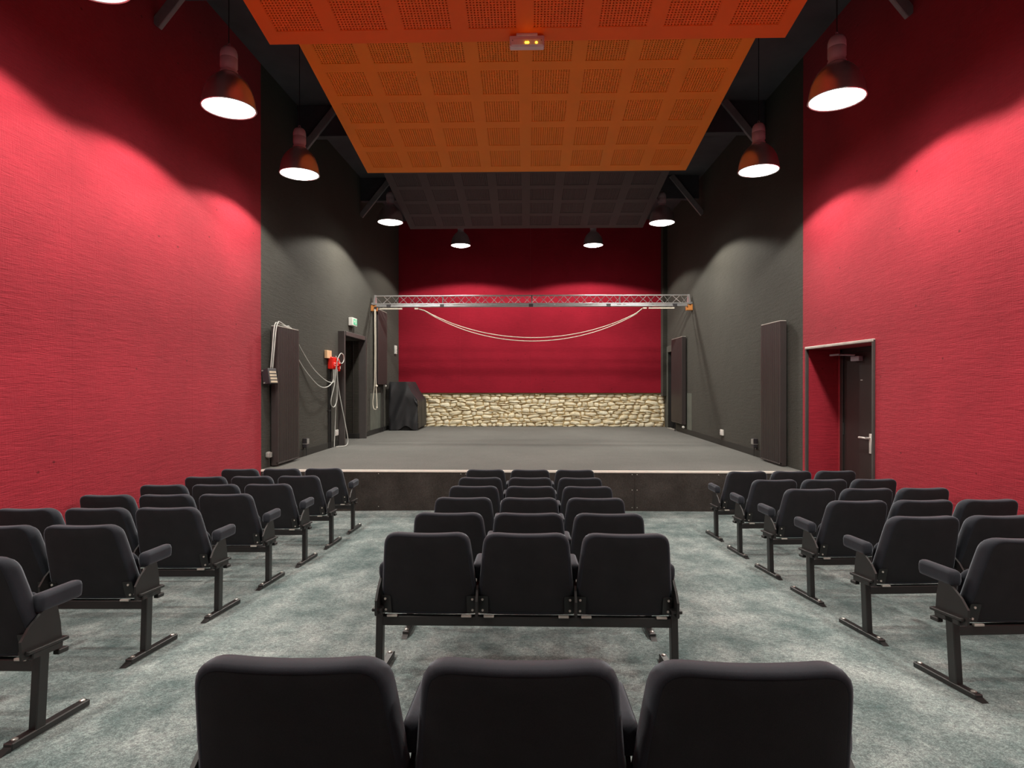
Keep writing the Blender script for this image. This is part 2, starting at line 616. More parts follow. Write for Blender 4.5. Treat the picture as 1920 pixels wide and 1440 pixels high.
# ceiling and beams
cl = structure(obj('ceiling', MB().box((0, (REAR_Y + BACK_Y) / 2, CEIL_Z + 0.06), (8.2, BACK_Y - REAR_Y + 0.4, 0.12)), M['ceil']))
for by in (2.6, 6.35, 10.1, 13.72):
    bmk = structure(obj('ceiling_beam', MB().cbox((0.02, by + 0.07, CEIL_Z - 0.26), (7.72 if by < 12 else 7.6, 0.14, 0.52), 0.006), M['beam']))
    for s in (-1, 1):
        xw = (XL(by) if s < 0 else XR)
        a = Vector((xw - s * 0.005, by - 0.02, 5.56)); b = Vector((xw - s * 0.70, by - 0.02, 6.42))
        d = b - a
        rot = Matrix.Rotation(math.atan2(d.x, d.z), 3, 'Y')
        obj('diagonal_brace', MB().cbox((a + b) / 2, (0.115, 0.06, d.length), 0.006, rot), M['brace'], bmk)

# floor
mb = MB()
ys = [REAR_Y + (STAGE_Y - REAR_Y) * i / 80 for i in range(81)]


def smooth_floor(y, x=0.0):
    dip = 0.0028 * min(x, 0.0) ** 2          # the floor falls slightly towards the plain wall
    return sum(floor_z(y + d) for d in (-0.2, -0.1, 0, 0.1, 0.2)) / 5 - dip


FXS = (-4.1, -3.3, -2.7, -2.1, -1.5, -0.9, -0.4, 0, 3.95)
vs, fs = [], []
for y in ys:
    for x in FXS:
        vs.append((x, y, smooth_floor(y, x)))
nxs = len(FXS)
for i in range(80):
    for j in range(nxs - 1):
        fs.append((i * nxs + j, i * nxs + j + 1, (i + 1) * nxs + 1 + j, (i + 1) * nxs + j))
n = len(vs)
vs += [(v[0], v[1], -0.2) for v in vs]
fs += [(n, n + 80 * nxs, n + 81 * nxs - 1, n + nxs - 1)]
structure(obj('floor', mb.add(vs, fs), M['carpet']))

# ---------------------------------------------------------------- stage
st = thing('stage', 'low stage platform with charcoal carpet across the end of the hall', 'stage', (0.03, STAGE_Y, 0))
lx, rx = XL(STAGE_Y) - 0.028, XR - 0.031
vs = [(lx, 0.02, 0), (rx, 0.02, 0), (rx, BACK_Y - STAGE_Y + 0.03, 0), (XL(BACK_Y) - 0.03, BACK_Y - STAGE_Y + 0.03, 0)]
vs = [(v[0], v[1], z) for z in (STAGE_Z, 0.02) for v in vs]
obj('deck', MB().add(vs, [(0, 1, 2, 3), (7, 6, 5, 4), (0, 4, 5, 1), (1, 5, 6, 2), (2, 6, 7, 3), (3, 7, 4, 0)]), M['deck'], st)
edges = [lx, -3.35 - 0.03, -0.91 - 0.03, 1.53 - 0.03, rx]
for a, b in zip(edges, edges[1:]):
    pn = obj('front_board', MB().cbox(((a + b) / 2, 0.0, 0.255), (b - a - 0.003, 0.036, 0.59), 0.002), M['riser'], st)
    scm = MB().cyl((0, -0.017, 0), (0, -0.021, 0), 0.007, 8).mesh('screw')
    scm.materials.append(M['bolt'])
    for x in (a + 0.035, (a + b) / 2, b - 0.035):
        for z in (0.05, 0.30, 0.52):
            if abs(x - (a + b) / 2) < 0.01 and z == 0.30:
                continue
            link('screw', scm, None, pn, (x, 0, z))
obj('edge_strip', MB().cbox(((lx + rx) / 2, 0.0, STAGE_Z - 0.0155), (rx - lx, 0.045, 0.030), 0.004), M['nosing'], st)

# skirting boards on the stage
for nm, segs, left in (('baseboard_left', [(9.86, DOOR2[0] - 0.1), (DOOR2[1] + 0.1, 17.3)], True),
                       ('baseboard_right', [(10.02, 15.95)], False)):
    mb = MB()
    for a, b in segs:
        if left:
            wall_slab(mb, lambda y: XL(y) + 0.018, a, b, STAGE_Z, STAGE_Z + 0.115, 0.017, 1)
        else:
            wall_slab(mb, lambda y: XR - 0.018, a, b, STAGE_Z, STAGE_Z + 0.115, 0.017, -1)
    structure(obj(nm, mb, M['skirting']))

# ---------------------------------------------------------------- doors
# door_1: deep reveal in the red wall, dark leaf at its back
d1 = structure(obj('door_1', MB(), M['red']))
D1X = 4.30
y0, y1, _, zt = DOOR1
mb = MB()
mb.box(((XR + D1X) / 2 + 0.04, y1 - 0.006, 1.14), (D1X - XR + 0.05, 0.012, 2.30))       # far reveal
mb.box(((XR + D1X) / 2 + 0.04, y0 + 0.006, 1.14), (D1X - XR + 0.05, 0.012, 2.30))       # near reveal
mb.box(((XR + D1X) / 2 + 0.04, (y0 + y1) / 2, zt - 0.006), (D1X - XR + 0.05, y1 - y0 - 0.03, 0.012))
mb.box((D1X + 0.05, (8.53 + y1) / 2 + 0.03, 1.2), (0.06, y1 - 8.53 + 0.06, 2.5))
mb.box((D1X + 0.05, (y0 + 7.55) / 2, 1.2), (0.06, 7.55 - y0, 2.5))
obj('reveal_cloth', mb, M['red'], d1)
obj('threshold', MB().box(((XR + D1X) / 2 + 0.03, (y0 + y1) / 2, -0.03), (D1X - XR + 0.1, y1 - y0, 0.06)), M['carpet'], d1)
fr = MB()
for yy in (y0, y1):
    fr.cbox((XR - 0.004, yy + (-0.006 if yy == y0 else 0.006), zt / 2), (0.04, 0.034, zt + 0.03), 0.005)
obj('frame', fr, M['frame'], d1)
obj('frame_head', MB().cbox((XR - 0.006, (y0 + y1) / 2, zt + 0.004), (0.045, y1 - y0 + 0.045, 0.034), 0.006), M['grille'], d1)
lf = obj('leaf', MB().cbox((D1X + 0.04, (7.57 + 8.46) / 2, 1.12), (0.045, 8.46 - 7.57, 2.22), 0.004), M['leaf'], d1)
obj('leaf_jamb', MB().cbox((D1X + 0.03, 8.495, 1.14), (0.07, 0.07, 2.28), 0.004).cbox((D1X + 0.03, 8.04, 2.255), (0.07, 0.98, 0.05), 0.004), M['leaf'], d1)
hd = MB().cbox((D1X + 0.010, 7.80, 1.06), (0.014, 0.05, 0.25), 0.004)
hd.cyl((D1X + 0.004, 7.80, 1.13), (D1X - 0.055, 7.80, 1.13), 0.013)
hd.tube(spline([(D1X - 0.055, 7.79, 1.13), (D1X - 0.058, 7.855, 1.131), (D1X - 0.055, 7.95, 1.128)]), 0.013, 8)
obj('handle', hd, M['chrome'], lf, True, 40)
obj('closer', MB().cbox((D1X - 0.015, 8.08, 2.14), (0.06, 0.20, 0.065), 0.006), M['ballast'], lf)
obj('closer_arm', MB().tube([(D1X - 0.02, 8.10, 2.185), (D1X - 0.16, 8.30, 2.20)], 0.012, 8).cbox((D1X - 0.16, 8.36, 2.20), (0.02, 0.25, 0.025), 0.004), M['ballast'], lf)
obj('plate', MB().cbox((D1X + 0.016, 8.02, 1.86), (0.004, 0.05, 0.010), 0.001), M['white'], lf)
obj('hinge', MB().cyl((D1X + 0.012, 8.455, 1.12), (D1X + 0.012, 8.455, 1.28), 0.010), M['dark'], lf)

# door_2: boxed frame in the black wall on the stage, plain red wall side
d2 = structure(obj('door_2', MB(), M['black']))
y0, y1, z0, zt = DOOR2
xm = XL((y0 + y1) / 2)
dep = 0.55
rv = MB()
rv.box((xm - dep / 2 - 0.02, y1 - 0.006, (z0 + zt) / 2), (dep, 0.012, zt - z0))
rv.box((xm - dep / 2 - 0.02, y0 + 0.006, (z0 + zt) / 2), (dep, 0.012, zt - z0))
rv.box((xm - dep / 2 - 0.02, (y0 + y1) / 2, zt - 0.006), (dep, y1 - y0 - 0.03, 0.012))
obj('reveal_lining', rv, M['black'], d2)
obj('leaf', MB().cbox((xm - dep, (y0 + y1) / 2, (z0 + zt) / 2), (0.05, y1 - y0 + 0.1, zt - z0), 0.004), M['leaf'], d2)
obj('floor_strip', MB().box((xm - dep / 2, (y0 + y1) / 2, STAGE_Z - 0.015), (dep, y1 - y0, 0.03)), M['deck'], d2)
obj('reveal_skirting', MB().cbox((xm - dep / 2, y1 - 0.021, STAGE_Z + 0.057), (dep, 0.018, 0.115), 0.003), M['skirting'], d2)
obj('reveal_edge_bead', MB().cbox((xm - 0.14, y1 - 0.018, (z0 + zt) / 2), (0.012, 0.012, zt - z0), 0.002), M['frame'], d2)
for yy, w in ((y0 - 0.03, 0.075), (y1 + 0.025, 0.062)):
    xx = XL(yy)
    obj('frame_post', MB().cbox((xx + 0.045, yy, (z0 + zt + 0.09) / 2), (0.17, w, zt + 0.09 - z0), 0.006), M['frame'], d2)
obj('frame_head', MB().cbox((xm + 0.046, (y0 + y1) / 2, zt + 0.045), (0.17, y1 - y0 - 0.002, 0.09), 0.006), M['frame'], d2)

# door_3: doorway beside the end wall, behind the tall radiator
d3 = structure(obj('door_3', MB(), M['black']))
y0, y1, z0, zt = DOOR3
obj('frame', MB().cbox((XR - 0.004, y1 + 0.055, (z0 + zt) / 2 + 0.08), (0.03, 0.11, zt - z0 + 0.16), 0.004)
    .cbox((XR - 0.004, (y0 + y1) / 2, zt + 0.085), (0.028, y1 - y0, 0.17), 0.004), M['greyframe'], d3)
rv = MB()
rv.box((XR + 0.21, y1 - 0.006, (z0 + zt) / 2), (0.38, 0.012, zt - z0))
rv.box((XR + 0.21, y0 + 0.006, (z0 + zt) / 2), (0.38, 0.012, zt - z0))
rv.box((XR + 0.21, (y0 + y1) / 2, zt - 0.006), (0.38, y1 - y0 - 0.03, 0.012))
obj('reveal_lining', rv, M['dark'], d3)
obj('leaf', MB().cbox((XR + 0.36, (y0 + y1) / 2, (z0 + zt) / 2), (0.05, y1 - y0, zt - z0), 0.004), M['leaf'], d3)
obj('threshold_strip', MB().cbox((XR + 0.02, (y0 + y1) / 2, STAGE_Z + 0.004), (0.09, y1 - y0, 0.012), 0.002), M['grille'], d3)

# ---------------------------------------------------------------- acoustic ceiling panels
def holes_mesh(size, n, fill):
    p = size / n
    cuts = [0.0]
    for i in range(n):
        cuts += [i * p + p * (1 - fill) / 2, i * p + p * (1 + fill) / 2]
    cuts.append(size)
    k = len(cuts)
    vs = [(cuts[i] - size / 2, cuts[j] - size / 2, z) for z in (0.0, 0.009) for j in range(k) for i in range(k)]
    fs = []
    for j in range(k - 1):
        for i in range(k - 1):
            if i % 2 == 1 and j % 2 == 1:
                c = [j * k + i, j * k + i + 1, (j + 1) * k + i + 1, (j + 1) * k + i]
                for q in range(4):
                    fs.append((c[q], c[(q + 1) % 4], c[(q + 1) % 4] + k * k, c[q] + k * k))
                continue
            fs.append((j * k + i, (j + 1) * k + i, (j + 1) * k + i + 1, j * k + i + 1))
    me = bpy.data.meshes.new('perforated_block')
    me.from_pydata(vs, [], fs)
    return me


def panel_frame(w, l, cols, rws, b, m0, p):
    xs, yss = [-w / 2], [0.0]
    for i in range(cols):
        c = (i - (cols - 1) / 2) * p
        xs += [c - b / 2, c + b / 2]
    xs.append(w / 2)
    for j in range(rws):
        c = m0 + j * p
        yss += [c - b / 2, c + b / 2]
    yss.append(l)
    mb = MB()
    kx, ky = len(xs), len(yss)
    t = 0.035
    vs = [(x, -y, z) for z in (0.0, t) for y in yss for x in xs]
    fs = []
    N = kx * ky
    for j in range(ky - 1):
        for i in range(kx - 1):
            c = [j * kx + i, j * kx + i + 1, (j + 1) * kx + i + 1, (j + 1) * kx + i]
            if i % 2 == 1 and j % 2 == 1:
                fs += [(c[q], c[(q + 1) % 4], c[(q + 1) % 4] + N, c[q] + N) for q in range(4)]
                continue
            fs += [tuple(c), tuple(a + N for a in reversed(c))]
    for i in range(kx - 1):
        fs += [(i, i + 1, i + 1 + N, i + N), ((ky - 1) * kx + i, (ky - 1) * kx + i + N, (ky - 1) * kx + i + 1 + N, (ky - 1) * kx + i + 1)]
    for j in range(ky - 1):
        fs += [(j * kx, j * kx + N, (j + 1) * kx + N, (j + 1) * kx), (j * kx + kx - 1, (j + 1) * kx + kx - 1, (j + 1) * kx + kx - 1 + N, j * kx + kx - 1 + N)]
    return mb.add(vs, fs)


SLOPE = math.atan(0.145)
P_W, P_L = 4.92, 3.70
for ny, mat, lab in ((5.87, 'deep_orange', 'deep orange perforated acoustic panel hung nearest the rear, with the small emergency light'),
                     (9.50, 'orange', 'bright orange perforated acoustic panel hung between the other two'),
                     (13.0, 'panel_dark', 'dark aubergine perforated acoustic panel hung over the stage')):
    t = thing('acoustic_panel', lab, 'ceiling panel', (-0.02, ny, 5.09), (0, 0, 0), 'hanging acoustic panels')
    fr = obj('panel_board', panel_frame(P_W, P_L, 8, 6, 0.45, 0.40, 0.60), M[mat], t, rot=(-SLOPE, 0, 0))
    blk = holes_mesh(0.45, 15, 0.46)
    blk.materials.append(M[mat])
    for j in range(6):
        for i in range(8):
            o = link('perforated_block', blk, None, fr, ((i - 3.5) * 0.6, -(0.40 + j * 0.6), 0.004))
    obj('felt_backing', MB().box((0, -P_L / 2, 0.042), (P_W - 0.06, P_L - 0.06, 0.012)), M['felt'], fr)
    for sx in (-1, 1):
        for dy in (0.35, 3.3):
            z0 = dy * math.sin(SLOPE) + 0.03
            obj('hanging_wire', MB().cyl((sx * 2.2, -dy * math.cos(SLOPE), z0), (sx * 2.2, -dy * math.cos(SLOPE), CEIL_Z - 5.09), 0.003, 6), M['wire'], t)

# emergency light on the lower edge of the nearest panel
em = thing('emergency_light', 'small pale emergency light unit with amber lamps under the deep orange panel', 'light', (0.0, 5.80, 5.097))
cs = obj('casing', MB().cbox((0, 0, -0.062), (0.325, 0.075, 0.105), 0.008), M['em_case'], em)
obj('mounting_plate', MB().cbox((0, 0.0, -0.004), (0.20, 0.09, 0.024), 0.004), M['em_case'], em)
obj('diffuser', MB().cbox((0, -0.039, -0.075), (0.30, 0.012, 0.06), 0.004), M['white'], em)
for x, z in ((-0.010, -0.083), (0.010, -0.083), (0.089, -0.084)):
    obj('amber_lamp', MB().lathe([(0.001, 0.0), (0.008, 0.002), (0.010, 0.008), (0.008, 0.014), (0.001, 0.016)], 10), M['amber'], em, True, loc=(x, -0.046, z - 0.008))
for x in (-0.135, 0.135):
    obj('screw', MB().cyl((x, -0.044, -0.062), (x, -0.047, -0.062), 0.006, 8), M['grey'], em)

# ceiling vent beyond the last beam
cv = thing('ceiling_vent', 'small pale square ceiling vent above the stage by the last beam', 'vent', (3.23, 14.66, CEIL_Z))
obj('vent_frame', MB().box((-0.10, 0, -0.012), (0.04, 0.26, 0.024)).box((0.10, 0, -0.012), (0.04, 0.26, 0.024))
    .box((0, -0.11, -0.012), (0.17, 0.04, 0.024)).box((0, 0.11, -0.012), (0.17, 0.04, 0.024)), M['white'], cv)
obj('vent_slat', MB().box((0, 0.0, -0.012), (0.17, 0.03, 0.012)), M['white'], cv)

# ---------------------------------------------------------------- pendant lamps
BELL = [(0.060, 0.335), (0.085, 0.33), (0.105, 0.315), (0.140, 0.285), (0.175, 0.245), (0.205, 0.195), (0.226, 0.14), (0.240, 0.08), (0.247, 0.03), (0.252, 0.0),
        (0.247, 0.002), (0.240, 0.03), (0.232, 0.08), (0.218, 0.14), (0.196, 0.195), (0.166, 0.24), (0.13, 0.28), (0.09, 0.305), (0.01, 0.315)]
BALL = [(0.001, 0.60), (0.030, 0.598), (0.055, 0.585), (0.072, 0.562), (0.080, 0.53), (0.081, 0.485), (0.078, 0.481), (0.081, 0.477), (0.081, 0.395), (0.072, 0.375), (0.072, 0.360), (0.082, 0.355), (0.084, 0.335), (0.06, 0.330)]
bell_me = MB().lathe(BELL, 48).mesh('reflector', True, 50)
bell_me.materials.append(M['bell'])
ball_me = MB().lathe(BALL, 32).mesh('ballast_housing', True, 40)
ball_me.materials.append(M['ballast'])
hook_me = MB().tube(spline([(0, 0, 0.595), (0.012, 0, 0.615), (0, 0, 0.635), (-0.012, 0, 0.615), (0, 0, 0.597)], 5), 0.004, 6).mesh('hook', True)
hook_me.materials.append(M['ballast'])
lens_me = MB().lathe([(0.238, 0.012), (0.236, 0.000), (0.20, -0.018), (0.14, -0.036), (0.07, -0.046), (0.001, -0.049)], 48).mesh('glass_lens', True)
lens_me.materials.append(M['lens'])
rim_me = MB().lathe([(0.252, 0.004), (0.256, -0.004), (0.250, -0.012), (0.238, -0.008), (0.238, 0.004)], 48).mesh('rim_ring', True)
rim_me.materials.append(M['bell'])
lgt = bpy.data.lights.new('pendant_glow', 'SPOT')
lgt.energy = LAMP_W
lgt.color = LAMP_COL
lgt.spot_size = math.radians(LAMP_SPREAD)
lgt.spot_blend = LAMP_BLEND
lgt.shadow_soft_size = 0.12


lgt_stage = lgt.copy()
lgt_stage.energy = LAMP_W * 2.0


def pendant(x, y, z, label):
    t = thing('pendant_lamp', label, 'lamp', (x, y, z), group='bell pendant lamps')
    rf = link('reflector', bell_me, None, t)
    link('rim_ring', rim_me, None, rf)
    link('ballast_housing', ball_me, None, t)
    link('hook', hook_me, None, t)
    link('glass_lens', lens_me, None, t)
    obj('hanging_cable', MB().cyl((0, 0, 0.63), (0, 0, CEIL_Z - z), 0.005, 6), M['wire'], t)
    lo = bpy.data.objects.new('lamp_glow', lgt_stage if y > STAGE_Y else lgt)
    COL.objects.link(lo)
    lo.parent = t
    lo.location = (0, 0, -0.06)
    return t


pendant(-2.92, 5.95, 4.52, 'bell pendant lamp by the plain red wall, second from the view\'s top edge')
pendant(-2.97, 7.95, 4.555, 'bell pendant lamp by the plain red wall, just before the stage')
pendant(-2.70, 12.07, 5.00, 'bell pendant lamp over the stage on the side with the red power sockets')
pendant(2.93, 5.88, 4.51, 'bell pendant lamp nearest the red wall with the doorway, lens seen from well below')
pendant(2.96, 7.92, 4.54, 'bell pendant lamp before the stage on the doorway side')
pendant(2.66, 12.17, 4.98, 'bell pendant lamp over the stage on the side of the two tall radiators')
pendant(-1.675, 15.5, 5.30, 'small-looking pendant lamp before the crimson end wall, nearer the covered piano')
pendant(1.675, 15.55, 5.30, 'small-looking pendant lamp before the crimson end wall, nearer the far radiator')
pendant(-2.95, 4.08, 4.55, 'bell pendant lamp by the plain red wall, cut off by the top of the view')
pendant(3.02, 3.95, 4.56, 'bell pendant lamp above the seats on the doorway side, glowing just out of view')
pendant(-2.98, 2.3, 4.55, 'unseen bell pendant lamp added to light the rearmost seats by the plain red wall')  # unseen pair, added to light the rear seats and near walls
pendant(3.05, 2.3, 4.55, 'unseen bell pendant lamp added to light the rearmost seats on the doorway side')

pendant(-2.98, 0.4, 4.55, 'unseen bell pendant lamp added behind the last seats by the plain red wall')  # unseen pair continuing the row, added for light from behind on the last backrests
pendant(3.05, 0.4, 4.55, 'unseen bell pendant lamp added behind the last seats on the doorway side')

# ---------------------------------------------------------------- auditorium seats
SW = 0.52
H_B = 0.492          # backrest height along its slope
RECL = 0.165 / 0.492


def back_outline(inset, seg=7):
    i = inset
    half = [(0.257 - i, i), (0.257 - i, 0.13), (0.236 - i, 0.34), (0.220 - i, H_B - i)]
    pts = half + [(-x, y) for x, y in reversed(half)]
    r = [max(0.008, 0.018 - i * 0.4), 0.03, 0.03, max(0.03, 0.085 - i)]
    return rounded_poly(pts, r + r[::-1], seg)


def resample(poly, n):
    P = [Vector(p) for p in poly]
    L = [0.0]
    for i in range(len(P)):
        L.append(L[-1] + (P[(i + 1) % len(P)] - P[i]).length)
    out = []
    for k in range(n):
        d = L[-1] * k / n
        i = max(j for j in range(len(P)) if L[j] <= d + 1e-9)
        seg = L[i + 1] - L[i]
        q = (d - L[i]) / seg if seg > 1e-9 else 0
        out.append(P[i] + (P[(i + 1) % len(P)] - P[i]) * q)
    return out


def shape_back(u, h, y):
    hh = h + 0.012 * ((u / 0.22) ** 2 - 1) * (max(0, h) / H_B) ** 3 if h > 0 else h
    yy = y + 0.30 * u * u                      # wraps forward at the sides
    return (u, yy - RECL * hh, hh * math.sqrt(1 - RECL * RECL))


def loft(mb, profile, outline, n, cap0, cap1, shape):
    """Rings of one outline at growing inset/depth, closed by inner rings to a centre."""
    base = len(mb.v)
    rings = 0
    prof = list(profile)
    for ins, y in prof:
        for p in resample(outline(ins), n):
            mb.v.append(shape(p.x, p.y, y))
        rings += 1
    for i in range(rings - 1):
        for j in range(n):
            j2 = (j + 1) % n
            mb.f.append((base + i * n + j, base + i * n + j2, base + (i + 1) * n + j2, base + (i + 1) * n + j))
    for which, cap in ((0, cap0), (rings - 1, cap1)):
        if cap is None:
            continue
        ring = [base + which * n + j for j in range(n)]
        ins, y = prof[which]
        src = resample(outline(ins), n)
        cx, cy = 0.0, sum(p.y for p in src) / n
        prev = ring
        for k, dy in cap:
            nxt = []
            for p in src:
                nxt.append(len(mb.v))
                mb.v.append(shape(cx + (p.x - cx) * k, cy + (p.y - cy) * k, y + dy))
            for j in range(n):
                mb.f.append((prev[j], prev[(j + 1) % n], nxt[(j + 1) % n], nxt[j]))
            prev = nxt
        c = len(mb.v)
        mb.v.append(shape(cx, cy, y + cap[-1][1]))
        for j in range(n):
            mb.f.append((prev[j], prev[(j + 1) % n], c))
    return mb


NB = 84
bk = loft(MB(), [(0.021, 0.001), (0.016, 0.0), (0.009, 0.004), (0.003, 0.014), (0.0, 0.038), (0.002, 0.066), (0.014, 0.090), (0.04, 0.104), (0.08, 0.110)],
          back_outline, NB, [(0.7, 0.0), (0.35, 0.0)], [(0.7, 0.006), (0.35, 0.010)], shape_back).mesh('backrest', True)
bk.materials.append(M['uph'])
bp = loft(MB(), [(0.020, 0.008), (0.021, 0.0005), (0.026, -0.0005)], back_outline, NB, None, [(0.8, -0.002), (0.4, -0.003)], shape_back).mesh('rear_panel', True, 60)
bp.materials.append(M['uph_back'])


def seat_outline(inset):
    w, h = 0.214 - inset, 0.27
    pts = [(-w, inset), (w, inset), (w - 0.008, h - inset), (-w + 0.008, h - inset)]
    return rounded_poly(pts, [0.03, 0.03, max(0.03, 0.07 - inset), max(0.03, 0.07 - inset)], 6)


def shape_seat(u, h, y):
    return (u, y - 0.20 * h, h)


st_me = loft(MB(), [(0.03, 0.0), (0.01, 0.004), (0.0, 0.018), (0.0, 0.034), (0.012, 0.050), (0.04, 0.058)], seat_outline, 56,
             [(0.6, 0.0)], [(0.6, 0.004)], shape_seat).mesh('seat', True)
st_me.materials.append(M['uph'])

pad_poly = rounded_poly([(-0.031, -0.13), (0.031, -0.13), (0.028, 0.13), (-0.028, 0.13)], [0.022, 0.022, 0.024, 0.024], 6)


def pad_outline(inset):
    s0, s1 = 1 - inset / 0.031, 1 - inset / 0.13
    return [Vector((p.x * s0, p.y * s1)) for p in pad_poly]


pad_me = loft(MB(), [(0.012, -0.040), (0.003, -0.034), (0.0, -0.016), (0.0, 0.016), (0.004, 0.030), (0.012, 0.037)], pad_outline, 48,
              [(0.5, 0.0)], [(0.5, 0.003)], lambda u, v, y: (u, v, y)).mesh('armrest', True)
pad_me.materials.append(M['uph'])

# arm bracket: upright sheet plate with a folded ledge along its foot
arm_me = MB().prism([(-0.105, 0.345), (0.115, 0.345), (0.098, 0.45), (0.075, 0.53), (0.0, 0.53), (-0.075, 0.475), (-0.115, 0.425)], -0.006, 0.006, 'x')
arm_me = arm_me.mesh('arm_bracket')
arm_me.materials.append(M['bracket'])
ledge_me = MB().cbox((0, 0.018, 0.372), (0.052, 0.225, 0.016), 0.003).cbox((0, 0.02, 0.350), (0.038, 0.17, 0.03), 0.004).cbox((0, 0.115, 0.318), (0.03, 0.06, 0.022), 0.003).cyl((0, 0.0, 0.384), (0, 0.0, 0.378), 0.006, 8).mesh('ledge')
ledge_me.materials.append(M['bracket'])
post_me = MB().cbox((0, 0.0, 0.196), (0.038, 0.055, 0.34), 0.004).mesh('leg')
post_me.materials.append(M['steel'])
foot_me = MB().cbox((0, 0.07, 0.017), (0.042, 0.44, 0.030), 0.004).prism([(-0.15, 0.001), (-0.15, 0.018), (-0.20, 0.001)], -0.018, 0.018, 'x').mesh('foot')
foot_me.materials.append(M['steel'])
fb_me = MB().lathe([(0.013, 0.031), (0.013, 0.036), (0.007, 0.040), (0.001, 0.040)], 10).mesh('foot_bolt', True, 40)
fb_me.materials.append(M['bolt'])


def plate_mesh():
    mb = MB()
    vs = []
    poly = rounded_poly([(-0.026, 0.012), (0.026, 0.012), (0.026, 0.118), (-0.026, 0.118)], [0.008] * 4, 3)
    return poly, mb


plate_me = {}
bolt_me = {}
for s in (-1, 1):
    poly, mb = plate_mesh()
    n = len(poly)
    uc = s * 0.229
    ring = []
    for dy in (-0.004, -0.010):
        for p in poly:
            ring.append(shape_back(uc + p.x, p.y, dy))
    mb.add(ring, [tuple(range(n)), tuple(reversed(range(n, 2 * n)))] + [(i, (i + 1) % n, n + (i + 1) % n, n + i) for i in range(n)])
    plate_me[s] = mb.mesh('bracket_plate')
    plate_me[s].materials.append(M['bracket'])
    bolt_me[s] = [Vector(shape_back(uc + 0.004 * s, h, -0.010)) for h in (0.032, 0.098)]
bb_me = MB().cyl((0, 0, 0), (0, -0.005, 0), 0.0065, 8).mesh('bolt')
bb_me.materials.append(M['grille'])
beam_me = MB().cbox((0, 0, 0.297), (1.545, 0.045, 0.050), 0.004).mesh('beam')
beam_me.materials.append(M['steel'])
hg_me = MB().cbox((0, -0.024, 0.326), (0.055, 0.02, 0.012), 0.002).mesh('hinge_lug')
hg_me.materials.append(M['grille'])

BACK_Z = 0.328
proto_count = 0


SHIFT = 0.05
beam_side = {}
for s in (-1, 1):
    beam_side[s] = MB().cbox((s * SHIFT / 2, 0, 0.297), (1.545 + SHIFT, 0.045, 0.050), 0.004).mesh('beam')
    beam_side[s].materials.append(M['steel'])


def seat_unit(x, y, rz, label, group, aisle=0):
    # aisle: side (-1 or 1) on which the leg stands further out
    x -= aisle * SHIFT * math.cos(rz); y -= aisle * SHIFT * math.sin(rz)
    z = smooth_floor(y, x)
    sl = (smooth_floor(y + 0.29) - smooth_floor(y - 0.15)) / 0.44
    t = thing('seat_unit', label, 'seats', (x, y, z), group=group)
    R = Matrix.Rotation(rz, 3, 'Z') @ Matrix.Rotation(math.atan(sl), 3, 'X') @ Matrix.Rotation(math.atan(0.0056 * min(x, 0.0)), 3, 'Y')
    t.rotation_euler = R.to_euler('XYZ')
    bm_ = link('beam', beam_side[aisle] if aisle else beam_me, None, t)
    for k in (-1, 0, 1):
        for s in (-1, 1):
            link('hinge_lug', hg_me, None, bm_, (k * SW + s * 0.20, 0, 0))
    for s in (-1, 1):
        lg = link('leg', post_me, None, t, (s * (0.788 + (SHIFT if s == aisle else 0)), 0, 0))
        link('foot', foot_me, None, lg)
        for yy in (0.262, -0.115):
            link('foot_bolt', fb_me, None, lg, (0, yy, 0))
        link('ledge', ledge_me, None, lg)
    for k in (-1, 0, 1):
        b = link('backrest', bk, None, t, (k * SW, -0.022, BACK_Z))
        link('rear_panel', bp, None, b)
        for s in (-1, 1):
            pl = link('bracket_plate', plate_me[s], None, b)
            for c in bolt_me[s]:
                link('bolt', bb_me, None, b, c)
        link('seat', st_me, None, t, (k * SW, 0.092, 0.32))
    for k in (-3, -1, 1, 3):
        e = (SHIFT if k == aisle * 3 else 0) + (0.008 if abs(k) == 3 else 0)
        xx = k * 0.5 * SW + math.copysign(e, k)
        a = link('armrest', pad_me, None, t, (xx - math.copysign(0.02 if abs(k) == 3 else 0, k), 0.105, 0.566), (math.radians(3), 0, 0))
        br = link('arm_bracket', arm_me, None, t, (xx, 0.0, 0.0))
    return t


ORD = ['front row, next to the stage', 'second row from the stage', 'third row from the stage', 'fourth row from the stage',
       'fifth row from the stage', 'sixth row from the stage', 'rearmost row']
G = 'black three-seat units'
mid = [(0.037, 7.25), (0.033, 6.48), (0.033, 5.69), (0.019, 4.90), (0.011, 4.055), (-0.004, 3.275), (-0.016, 1.485)]
for i, (x, y) in enumerate(mid):
    lab = 'black three-seat unit in the middle block, ' + ORD[i]
    if i == 6:
        lab = 'black three-seat unit alone behind the middle block, only its backrests in view'
    elif i == 5:
        lab = 'black three-seat unit, last row of the middle block, beam and legs in view'
    seat_unit(x, y + (0.0 if i < 6 else -0.03), math.radians(0.0), lab, G)
HALF = 0.788
right = [(2.185, 7.13), (2.188, 6.35), (2.194, 5.57), (2.206, 4.81), (2.194, 4.0), (2.211, 3.21)]
for i, (x, y) in enumerate(right):
    a = math.radians(4.0)
    lab = 'three-seat unit in the block by the doorway wall, ' + (ORD[i] if i < 5 else 'its rearmost row')
    seat_unit(x + HALF * math.cos(a), y + HALF * math.sin(a), a, lab, G, -1)
left = [(-2.13, 7.46), (-2.152, 6.7), (-2.167, 5.93), (-2.206, 5.18), (-2.224, 4.36), (-2.257, 3.57), (-2.168, 2.62)]
